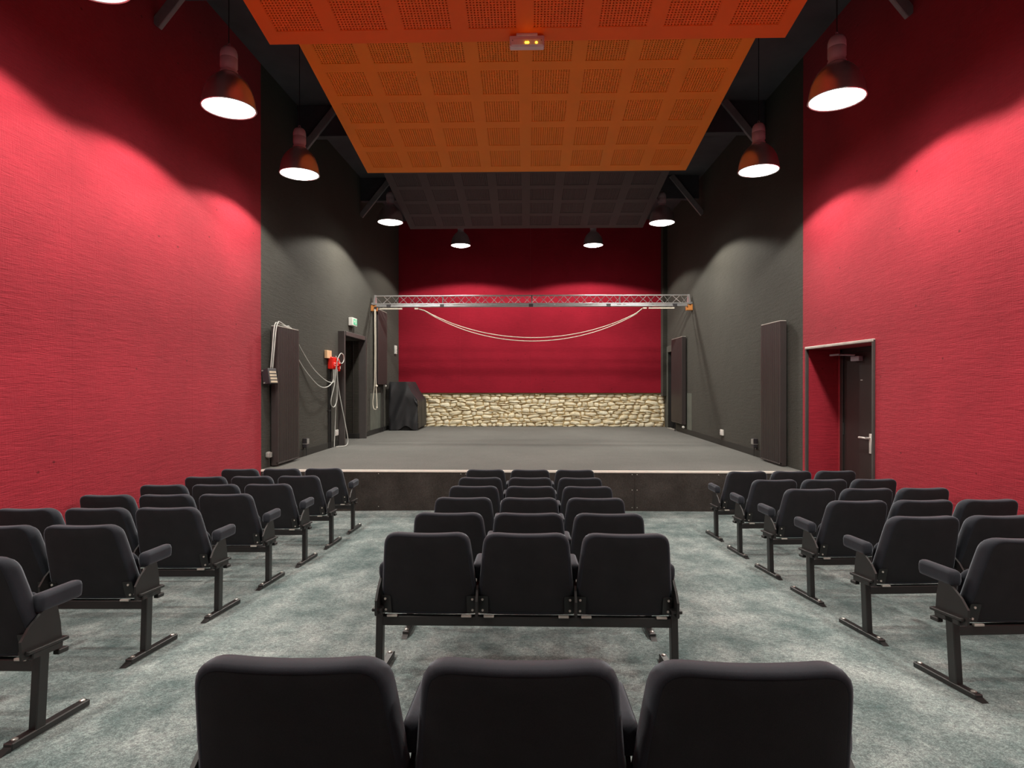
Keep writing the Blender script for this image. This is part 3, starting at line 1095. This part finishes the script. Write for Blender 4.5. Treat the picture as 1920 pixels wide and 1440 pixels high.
for i, (x, y) in enumerate(left):
    a = math.radians(-1.5)
    lab = 'three-seat unit in the block by the plain red wall, ' + (ORD[i] if i < 6 else 'its rearmost row')
    if i == 6:
        seat_unit(x + 0.03 - HALF * math.cos(a), y - HALF * math.sin(a), a, lab, G)
    else:
        seat_unit(x - HALF * math.cos(a), y - HALF * math.sin(a), a, lab, G, 1)

# ---------------------------------------------------------------- radiators
def radiator(label, left, y0, y1, z0, z1, proud, ribs, name='radiator', mat='radiator'):
    ym = (y0 + y1) / 2
    s = 1 if left else -1
    xw = XL(ym) if left else XR
    ang = math.atan2(XL(y1) - XL(y0), y1 - y0) if left else 0.0
    # local: x out of the wall, y along it, z up
    t = thing(name, label, 'radiator', (xw, ym, z0), (0, 0, -ang))
    W, Hh = y1 - y0, z1 - z0
    d0 = 0.03
    obj('body', MB().cbox((s * (d0 + proud - 0.026) / 2, 0, Hh / 2), (proud - d0 - 0.026, W, Hh), 0.004), M[mat], t)
    # fluted face: one strip of raised ribs
    mb = MB()
    rw = (W - 0.05) / ribs
    xf = s * (proud - 0.008)
    prof = [(-W / 2 + 0.001, -0.02), (-W / 2 + 0.001, 0.006), (-W / 2 + 0.006, 0.010)]
    for k in range(ribs):
        a = -W / 2 + 0.025 + k * rw
        prof += [(a + rw * 0.08, 0.010), (a + rw * 0.14, -0.013), (a + rw * 0.50, -0.013), (a + rw * 0.56, 0.010)]
    prof += [(W / 2 - 0.006, 0.010), (W / 2 - 0.001, 0.006), (W / 2 - 0.001, -0.02)]
    n = len(prof)
    vs = [(xf + s * p[1], p[0], z) for z in (0.045, Hh - 0.001) for p in prof]
    fs = [(i, i + 1, n + i + 1, n + i) for i in range(n - 1)]
    vs += [(xf - s * 0.019, p[0], z) for z in (0.045, Hh - 0.001) for p in prof]
    fs += [(2 * n + i, 2 * n + i + 1, i + 1, i) for i in range(n - 1)]
    fs += [(n + i, n + i + 1, 3 * n + i + 1, 3 * n + i) for i in range(n - 1)]
    obj('fluted_front', mb.add(vs, fs), M[mat], t)
    obj('top_grille', MB().cbox((s * (proud + d0) / 2, 0, Hh + 0.006), (proud - d0 - 0.008, W - 0.004, 0.012), 0.003), M['grille'], t)
    obj('bottom_bar', MB().cbox((s * (proud - 0.002), 0, 0.028), (0.012, W - 0.01, 0.022), 0.003), M[mat], t)
    for zz in (0.25, Hh - 0.25):
        obj('wall_bracket', MB().box((s * (d0 + 0.01) / 2, 0, zz), (d0 + 0.02, W * 0.6, 0.05)), M['dark'], t)
    return t


def valve(t, x, y, z, mat='white'):
    obj('valve_head', MB().lathe([(0.001, 0.0), (0.026, 0.0), (0.030, 0.015), (0.030, 0.05), (0.022, 0.065), (0.001, 0.068)], 14), M[mat], t, True, 40, loc=(x, y, z), rot=(PI / 2, 0, 0))
    obj('valve_pipe', MB().cyl((x, y, z), (x, y + 0.05, z), 0.012, 8).cyl((x, y + 0.05, z - 0.02), (x, y + 0.05, z + 0.10), 0.010, 8), M['dark'], t)


radiator('tall fluted brown-black radiator beside the plain red wall, white cable looped over its top', True, 9.03, 9.83, STAGE_Z + 0.02, 2.665, 0.135, 18)
radiator('tall fluted brown-black radiator beside the recessed door', False, 9.24, 10.0, STAGE_Z + 0.01, 2.745, 0.125, 16)
t = radiator('slim brown radiator standing before the far doorway near the stone wall', False, 15.02, 16.12, 0.80, 2.94, 0.13, 22)
valve(t, -0.09, -0.50, -0.06)
obj('pipe', MB().cyl((-0.08, 0.35, -0.23), (-0.08, 0.35, 0.02), 0.012, 8), M['dark'], t)
t = radiator('wall-hung brown-black radiator high in the stage corner behind the hanging rope', True, 14.75, 15.62, 1.77, 3.60, 0.12, 16)
valve(t, 0.09, 0.40, -0.03)
obj('pipe', MB().cyl((0.05, 0.30, -1.19), (0.05, 0.30, 0.02), 0.012, 8).cyl((0.05, 0.1, -1.19), (0.05, 0.1, 0.02), 0.010, 8), M['dark'], t)


# ---------------------------------------------------------------- small things on the walls
def wall_box(name, label, cat, left, y, z, w, h, d, mat, ch=0.006):
    x = XL(y) if left else XR
    s = 1 if left else -1
    t = thing(name, label, cat, (x, y, z))
    obj('casing', MB().cbox((s * d / 2, 0, 0), (d, w, h), ch), M[mat], t)
    return t, s


t, s = wall_box('wall_socket', 'white double wall socket low on the black wall between the two tall radiators', 'socket', False, 12.32, 0.831, 0.17, 0.115, 0.03, 'white')
for k in (-1, 1):
    obj('socket_face', MB().lathe([(0.030, 0.0), (0.028, 0.004), (0.024, 0.004), (0.022, -0.006), (0.001, -0.006)], 14), M['em_case'], t, True, 40, loc=(-0.031, k * 0.042, 0), rot=(0, -PI / 2, 0))
t, s = wall_box('wall_socket', 'white double wall socket low on the black wall beside the boxed door frame', 'socket', True, 12.02, 0.837, 0.17, 0.115, 0.03, 'white')
for k in (-1, 1):
    obj('socket_face', MB().lathe([(0.030, 0.0), (0.028, 0.004), (0.024, 0.004), (0.022, -0.006), (0.001, -0.006)], 14), M['em_case'], t, True, 40, loc=(0.031, k * 0.042, 0), rot=(0, PI / 2, 0))
t, s = wall_box('junction_box', 'grey round-cornered junction box low on the wall at the stage corner', 'box', True, 8.93, 0.765, 0.09, 0.09, 0.07, 'grey', 0.02)
obj('lid', MB().cbox((0.072, 0, 0), (0.008, 0.075, 0.075), 0.003), M['grey'], t)
for left, y, lab in ((True, 10.36, 'small black cable box on the wall beside the radiator with the looped cable'),
                     (False, 10.50, 'small black cable box on the wall beside the radiator near the recessed door')):
    t, s = wall_box('cable_box', lab, 'box', left, y, 0.80, 0.10, 0.155, 0.075, 'casing')
    obj('lid', MB().cbox((s * 0.079, 0, 0.03), (0.008, 0.092, 0.075), 0.002), M['grey'], t)
    obj('cable', MB().tube(spline([(s * 0.04, 0, -0.07), (s * 0.045, 0.01, -0.14), (s * 0.05, -0.01, -0.222)]), 0.006, 6), M['wire'], t)
    obj('band', MB().cbox((s * 0.04, 0, -0.015), (0.082, 0.103, 0.01), 0.002), M['grey'], t)

# exit sign
t, s = wall_box('exit_sign', 'small white exit sign box with green face above the boxed door frame', 'sign', True, 12.98, 3.115, 0.34, 0.17, 0.09, 'white')
obj('sign_face', MB().cbox((0.0925, 0.02, 0.0), (0.006, 0.26, 0.125), 0.002), M['sign_green'], t)
g = MB()                                    # white running figure, arrow and doorway on the face
g.box((0.0968, 0.075, 0.005), (0.002, 0.030, 0.085))
g.prism([(-0.085, 0.005), (-0.045, 0.035), (-0.045, 0.015), (0.0, 0.015), (0.0, -0.005), (-0.045, -0.005), (-0.045, -0.025)], 0.0958, 0.0978, 'x')
g.prism([(0.02, -0.045), (0.03, -0.045), (0.048, -0.005), (0.048, 0.025), (0.035, 0.030), (0.033, -0.005)], 0.0958, 0.0978, 'x')
g.cyl((0.0958, 0.042, 0.042), (0.0978, 0.042, 0.042), 0.009, 10)
obj('pictogram', g, M['white'], t)

# thermostat
t, s = wall_box('thermostat', 'white wall thermostat with two buttons near the crimson end wall', 'thermostat', True, 16.95, 2.735, 0.16, 0.235, 0.05, 'white')
for z in (0.0, -0.07):
    obj('button', MB().cbox((0.052, 0.03, z), (0.006, 0.05, 0.02), 0.002), M['grey'], t)

# pale boards low on both stage side walls
mb = wall_slab(MB(), lambda y: XL(y) + 0.008, 14.46, 15.42, 0.69, 1.565, 0.007, 1)
tag(obj('access_board', mb, M['hatch']), 'grey-green access board low on the wall under the hanging rope', 'board')
mb = wall_slab(MB(), lambda y: XR - 0.008, 14.60, 15.0, 0.69, 1.57, 0.007, -1)
tag(obj('access_board', mb, M['hatch']), 'narrow grey-green access board beside the slim far radiator', 'board')

# conduit
cx = XL(11.6) + 0.02
t = thing('cable_conduit', 'twin black conduit pipes running down the wall below the red sockets', 'conduit', (cx, 11.62, STAGE_Z))
for k in (-1, 1):
    obj('pipe', MB().cyl((0, k * 0.05, 0.001), (0, k * 0.05, 1.50), 0.016, 10), M['dark'], t)
obj('clip', MB().cbox((-0.01, 0, 0.72), (0.03, 0.16, 0.03), 0.004).cbox((-0.01, 0, 1.3), (0.03, 0.16, 0.03), 0.004), M['dark'], t)

# red power sockets on a pine board
bxX = XL(11.5)
t = thing('backing_board', 'small pale pine board on the black wall above the red sockets', 'board', (bxX, 11.50, 2.36))
obj('plank', MB().cbox((0.028, 0, 0), (0.05, 0.27, 0.15), 0.004), M['pine'], t)
t = thing('power_socket', 'large red industrial power socket box on the black stage wall', 'socket', (XL(11.72), 11.72, 2.20))
obj('housing', MB().cbox((0.05, 0, 0), (0.095, 0.38, 0.23), 0.015), M['socketred'], t)
for y, z in ((-0.07, -0.03), (0.08, 0.01)):
    b = obj('outlet', MB().lathe([(0.055, 0.0), (0.058, 0.03), (0.050, 0.09), (0.042, 0.095), (0.040, 0.03), (0.001, 0.03)], 16), M['socketred'], t, True, 40, loc=(0.075, y, z), rot=(0, math.radians(125), 0))
obj('lid', MB().cbox((0.125, 0.09, 0.06), (0.012, 0.11, 0.10), 0.006, Matrix.Rotation(math.radians(-25), 3, 'Y')), M['socketred'], t)
obj('label_plate', MB().cbox((0.100, 0.15, 0.0), (0.006, 0.04, 0.07), 0.001), M['white'], t)
t = thing('power_plug', 'small red industrial plug hanging beside the power socket box', 'plug', (XL(12.05) + 0.04, 12.04, 2.13))
obj('plug_body', MB().lathe([(0.001, -0.085), (0.034, -0.08), (0.042, -0.05), (0.042, 0.05), (0.034, 0.075), (0.018, 0.09), (0.001, 0.09)], 14), M['socketred'], t, True, 40)
obj('plug_label', MB().cbox((0.043, 0, -0.01), (0.004, 0.03, 0.05), 0.001), M['white'], t)
obj('wall_clip', MB().box((-0.02, 0, 0.02), (0.045, 0.03, 0.03)), M['dark'], t)

# hanging lighting control box
cbx = XL(8.9)
t = thing('dimmer_box', 'black slatted dimmer box hanging beside the tall radiator near the plain red wall', 'box', (cbx + 0.085, 8.86, 1.915), (0, math.radians(-10), math.radians(-12)))
cs = obj('casing', MB().cbox((0, 0, 0), (0.115, 0.20, 0.225), 0.006), M['casing'], t)
for k in range(4):
    obj('vent_slat', MB().cbox((0.060, 0, 0.055 - k * 0.047), (0.008, 0.155, 0.030), 0.002), M['vent_pale'], t)
for z in (-0.09, 0.09):
    obj('knob', MB().cyl((-0.03, -0.10, z), (-0.03, -0.115, z), 0.010, 10), M['grey'], t)


def LW(y, z, off):
    return (XL(y) + off, y, z)


# pale cables: over the radiator, swagging to the sockets
def cable(name, label, pts, r=0.0092, mat='cable', per=8):
    return tag(obj(name, MB().tube(spline(pts, per), r, 7), M[mat], None, True), label, 'cable')


cable('power_cable', 'pale grey cable over the tall radiator, upper of two sagging to the red sockets',
      [(cbx + 0.10, 8.86, 2.03), LW(8.87, 2.30, 0.12), LW(8.90, 2.58, 0.13), LW(8.98, 2.705, 0.12), LW(9.12, 2.715, 0.10), LW(9.45, 2.70, 0.08), LW(9.75, 2.69, 0.045),
       LW(9.92, 2.58, 0.03), LW(10.2, 2.34, 0.05), LW(10.6, 2.07, 0.08), LW(11.0, 1.90, 0.11), LW(11.35, 1.83, 0.12), LW(11.58, 1.86, 0.12), LW(11.66, 2.08, 0.10)])
cable('power_cable', 'pale grey cable looped over the tall radiator, the lower and deeper sagging of the two',
      [(cbx + 0.11, 8.90, 2.03), LW(8.89, 2.32, 0.14), LW(8.93, 2.60, 0.15), LW(9.02, 2.72, 0.14), LW(9.15, 2.735, 0.12), LW(9.5, 2.71, 0.06), LW(9.72, 2.70, 0.03),
       LW(9.87, 2.40, 0.025), LW(10.1, 2.12, 0.07), LW(10.5, 1.86, 0.12), LW(10.8, 1.75, 0.14), LW(11.15, 1.75, 0.14), LW(11.45, 1.84, 0.13), LW(11.56, 1.95, 0.11), LW(11.60, 2.08, 0.09)])
cable('cable_coil', 'pale cable ring and long hanging loop below the pine board',
      [LW(11.56, 2.12, 0.16), LW(11.50, 1.80, 0.15), LW(11.40, 1.52, 0.12), LW(11.45, 1.39, 0.11), LW(11.62, 1.37, 0.11), LW(11.74, 1.52, 0.12), LW(11.70, 1.78, 0.14),
       LW(11.60, 2.02, 0.16), LW(11.55, 2.22, 0.18), LW(11.62, 2.32, 0.19), LW(11.75, 2.39, 0.19), LW(11.90, 2.36, 0.19), LW(11.93, 2.27, 0.19), LW(11.82, 2.20, 0.19), LW(11.66, 2.22, 0.19), LW(11.60, 2.33, 0.14)])
cable('floor_cable', 'pale cable slanting from the red sockets down to the foot of the boxed frame',
      [LW(11.78, 2.08, 0.10), LW(11.84, 1.75, 0.11), LW(11.92, 1.42, 0.14), LW(12.02, 1.0, 0.19), LW(12.08, 0.70, 0.22), LW(12.0, 0.595, 0.22), LW(11.8, 0.586, 0.18), LW(11.72, 0.586, 0.10)])
cable('floor_cable', 'thin pale cable dropping straight from the red sockets past the white socket',
      [LW(11.88, 2.08, 0.08), LW(11.90, 1.6, 0.05), LW(11.86, 1.1, 0.045), LW(11.80, 0.75, 0.05), LW(11.72, 0.588, 0.07)], 0.007)

# ---------------------------------------------------------------- truss and cords
TY = 14.6
tx0, tx1 = XL(TY) + 0.09, XR - 0.08
zt_, zb_ = 3.895, 3.690
t = thing('lighting_truss', 'silver triangular lighting truss spanning the stage from wall to wall', 'truss', ((tx0 + tx1) / 2, TY, zb_))
L2 = (tx1 - tx0) / 2
hT = zt_ - zb_
A = (0.0, hT); B = (-0.11, 0.0); Cc = (0.11, 0.0)
for nm, q in (('top_chord', A), ('bottom_chord', B), ('bottom_chord', Cc)):
    obj(nm, MB().cyl((-L2, q[0], q[1]), (L2, q[0], q[1]), 0.017, 10), M['alu'], t, True, 60)
nseg = 19
pp = 2 * L2 / nseg
for k in range(nseg):
    x0 = -L2 + k * pp
    for q, sh in ((B, 0.0), (Cc, pp / 2)):
        a = Vector((x0 + sh, A[0], A[1])); b = Vector((x0 + sh + pp / 2, q[0], q[1])); c = Vector((x0 + sh + pp, A[0], A[1]))
        obj('diagonal_rod', MB().tube([a, b], 0.0065, 6), M['alu'], t)
        if c.x <= L2 + 0.001:
            obj('diagonal_rod', MB().tube([b, c], 0.0065, 6), M['alu'], t)
    obj('bottom_rod', MB().tube([(x0 + pp / 2, B[0], 0), (x0 + pp, Cc[0], 0)] if k % 2 == 0 else [(x0 + pp / 2, B[0], 0), (x0, Cc[0], 0)], 0.007, 6), M['alu'], t)
for xx in (-L2 + 1.63, 0.02, L2 - 1.63):
    obj('joint_post', MB().tube([(xx, A[0], A[1]), (xx, B[0], 0)], 0.014, 8), M['alu'], t)
for s in (-1, 1):
    e = MB().prism([(-0.13, -0.02), (0.13, -0.02), (0.025, hT + 0.02), (-0.025, hT + 0.02)], s * L2 - 0.02, s * L2 + 0.02, 'x')
    obj('end_plate', e, M['alu'], t)
    obj('wall_arm', MB().cbox((s * (L2 + 0.045), 0, 0.02), (0.085, 0.06, 0.05), 0.004), M['alu'], t)
for s, xw in ((-1, XL(TY)), (1, XR)):
    lab = 'amber timber block under the truss end near the hanging rope' if s < 0 else 'amber timber block under the truss end near the slim far radiator'
    tag(obj('timber_block', MB().cbox((xw - s * 0.072, TY - 0.02, zb_ - 0.09), (0.14, 0.12, 0.14), 0.006), M['amberwood']), lab, 'block')
t = thing('batten_pipe', 'galvanised lighting pipe clamped under the silver truss', 'pipe', ((tx0 + tx1) / 2, TY - 0.11, zb_ - 0.055))
obj('tube', MB().cyl((-L2 + 0.06, 0, 0), (L2 - 0.06, 0, 0), 0.027, 14), M['pipe'], t, True, 60)
for xx in (-L2 + 0.35, -L2 + 1.62, 0.0, L2 - 1.9, L2 - 0.35):
    obj('clamp', MB().cbox((xx, 0.0, 0.012), (0.10, 0.062, 0.07), 0.006), M['casing'], t)
# curtain track pieces and cords
tz = zb_ - 0.115
for xa, xb, lab in ((-3.50, -2.96, 'pale curtain track piece under the truss by the hanging rope'), (2.86, 3.46, 'pale curtain track piece under the truss at the far radiator end')):
    t = thing('curtain_track', lab, 'track', ((xa + xb) / 2, TY - 0.11, tz))
    w = xb - xa
    obj('rail', MB().cbox((0, 0, 0), (w, 0.03, 0.028), 0.004), M['rope'], t)
    for xx in (-w / 2 + 0.06, w / 2 - 0.06):
        obj('hanger', MB().box((xx, 0, 0.025), (0.02, 0.02, 0.03)), M['casing'], t)
for xa, lab in ((-2.62, 'small pale pulley under the truss at the sagging cords\' end nearer the rope'), (2.77, 'small pale pulley under the truss at the sagging cords\' end nearer the slim radiator')):
    t = thing('cord_pulley', lab, 'pulley', (xa, TY - 0.11, tz))
    obj('pulley_block', MB().cbox((0, 0, 0), (0.09, 0.035, 0.032), 0.006), M['rope'], t)
    obj('hanger', MB().box((0, 0, 0.025), (0.02, 0.02, 0.03)), M['casing'], t)
for k, (zl, lab) in enumerate(((2.885, 'upper of two cream cords sagging in a wide curve under the truss'), (2.805, 'lower of two cream cords sagging in a wide curve under the truss'))):
    pts = []
    x0, x1 = -2.56, 2.71
    for i in range(41):
        u = i / 40
        x = x0 + (x1 - x0) * u
        q = (x - 0.14) / ((x1 - x0) / 2)
        c = (math.cosh(1.15 * q) - 1) / (math.cosh(1.15) - 1)
        top = tz - 0.005 - (0.006 if k else 0)
        pts.append((x, TY - 0.11 + (0.012 if k else -0.012), zl + (top - zl) * min(1.0, c) if i not in (0, 40) else top))
    tag(obj('sagging_cord', MB().tube(pts, 0.0095, 6), M['rope'], None, True), lab, 'cord')
hx = -3.63
pts = [(hx + 0.02, TY - 0.15, tz), (hx + 0.025, TY - 0.15, 2.6), (hx + 0.015, TY - 0.15, 1.78), (hx - 0.02, TY - 0.15, 1.38), (hx - 0.005, TY - 0.15, 1.225), (hx + 0.035, TY - 0.15, 1.19),
       (hx + 0.075, TY - 0.15, 1.23), (hx + 0.07, TY - 0.15, 1.45), (hx + 0.05, TY - 0.15, 1.9), (hx + 0.05, TY - 0.15, 2.7), (hx + 0.045, TY - 0.15, tz)]
t = thing('hanging_rope', 'doubled cream rope hanging from the truss end down the stage side wall', 'rope', (0, 0, 0))
obj('strand', MB().tube(spline(pts, 8), 0.0105, 7), M['rope'], t, True)
obj('knot', MB().lathe([(0.001, -0.03), (0.026, -0.02), (0.034, 0), (0.026, 0.02), (0.001, 0.03)], 10), M['rope'], t, True, loc=(hx + 0.065, TY - 0.15, 1.745))
obj('knot', MB().lathe([(0.001, -0.02), (0.02, -0.012), (0.024, 0), (0.02, 0.012), (0.001, 0.02)], 10), M['rope'], t, True, loc=(hx + 0.075, TY - 0.15, 1.235))
obj('top_hook', MB().box((hx + 0.033, TY - 0.13, tz + 0.02), (0.05, 0.06, 0.06)), M['casing'], t)

# ---------------------------------------------------------------- cloth-covered upright piano
py0, py1 = 15.92, 17.25
px0, px1 = -3.60, -2.84
t = thing('covered_piano', 'upright piano under a draped black cloth in the stage corner by the stone wall', 'piano', ((px0 + px1) / 2, (py0 + py1) / 2, STAGE_Z))
ox, oy = (px0 + px1) / 2, (py0 + py1) / 2
HW, HL = (px1 - px0) / 2, (py1 - py0) / 2
ztop, zlid = 1.845 - STAGE_Z, 1.385 - STAGE_Z
obj('base', MB().cbox((0, 0, 0.06), (2 * HW - 0.10, 2 * HL - 0.10, 0.12), 0.01), M['dark'], t)
# outline of the cover in section (x, z), near end face built as a draped sheet
sec = [(-HW, 0.02), (-HW, ztop * 0.5), (-HW, ztop - 0.03), (-HW + 0.03, ztop), (-HW + 0.44, ztop), (-HW + 0.47, ztop - 0.02),
       (HW - 0.17, zlid + 0.19), (HW - 0.06, zlid + 0.045), (HW - 0.015, zlid), (HW, zlid - 0.05), (HW, zlid * 0.5), (HW + 0.005, 0.06)]
prng = random.Random(4)
ny = 26
vs, fs = [], []
secd = []
for i in range(len(sec) - 1):
    a, b = Vector(sec[i]), Vector(sec[i + 1])
    k = max(1, int((b - a).length / 0.07))
    for j in range(k):
        secd.append(a + (b - a) * (j / k))
secd.append(Vector(sec[-1]))
m = len(secd)
for j in range(ny + 1):
    y = -HL + 2 * HL * j / ny
    for p in secd:
        w = 0.006 * math.sin(y * 9 + p.y * 3) + 0.004 * math.sin(y * 23 + p.x * 7)
        vs.append((p.x + (w if p.x > 0 else 0), y, p.y + (0.3 * w if p.y > 0.6 else 0)))
for j in range(ny):
    for i in range(m - 1):
        fs.append((j * m + i, j * m + i + 1, (j + 1) * m + i + 1, (j + 1) * m + i))
obj('cloth_cover', MB().add(vs, fs), M['sheet'], t, True, 55)


def sec_height(x):
    """Top of the cover's section at x."""
    best = 0
    for a, b in zip(sec, sec[1:]):
        if min(a[0], b[0]) - 1e-6 <= x <= max(a[0], b[0]) + 1e-6 and abs(b[0] - a[0]) > 1e-6:
            q = (x - a[0]) / (b[0] - a[0])
            best = max(best, a[1] + q * (b[1] - a[1]))
    return best


nx, nz = 44, 40
vs, fs = [], []
for i in range(nx + 1):
    u = i / nx
    x = -HW + 0.002 + (2 * HW - 0.004) * u
    ht = sec_height(x)
    hem = 0.015 + 0.11 * max(0, math.sin(PI * (u - 0.28) / 0.62)) ** 2 if 0.28 < u < 0.9 else 0.015
    for k in range(nz + 1):
        v = k / nz                                  # 0 at top, 1 at hem
        z = ht + (hem - ht) * v
        # swag folds falling from the back top corner towards the lid corner
        ph = 1.55 * u + 1.10 * v * (1 - 0.3 * u)
        f = (0.5 + 0.5 * math.sin(ph * 7.2 - 0.6)) ** 1.5
        fold = 0.075 * f * min(1, v * 3.2) * (1 - 0.55 * u) * (0.4 + 0.6 * min(1, (1 - v) * 3 + 0.35))
        fold += 0.03 * (0.5 + 0.5 * math.sin(u * 21 + v * 2)) * max(0, v - 0.45)
        edge = min(1.0, min(u, 1 - u) * 14)
        vs.append((x, -HL - 0.004 - fold * edge, z))
for i in range(nx):
    for k in range(nz):
        a = i * (nz + 1) + k
        fs.append((a, a + 1, a + nz + 2, a + nz + 1))
obj('draped_end', MB().add(vs, fs), M['sheet'], t, True, 60)
obj('cloth_fold', MB().tube(spline([(HW - 0.10, -HL - 0.01, zlid + 0.03), (HW - 0.06, -HL - 0.05, zlid - 0.05), (HW - 0.02, -HL - 0.045, zlid - 0.11), (HW - 0.015, -HL - 0.02, zlid - 0.16)]),
                            [0.012] * 8 + [0.03] * 8 + [0.026] * 8 + [0.008], 8), M['sheet'], t, True)
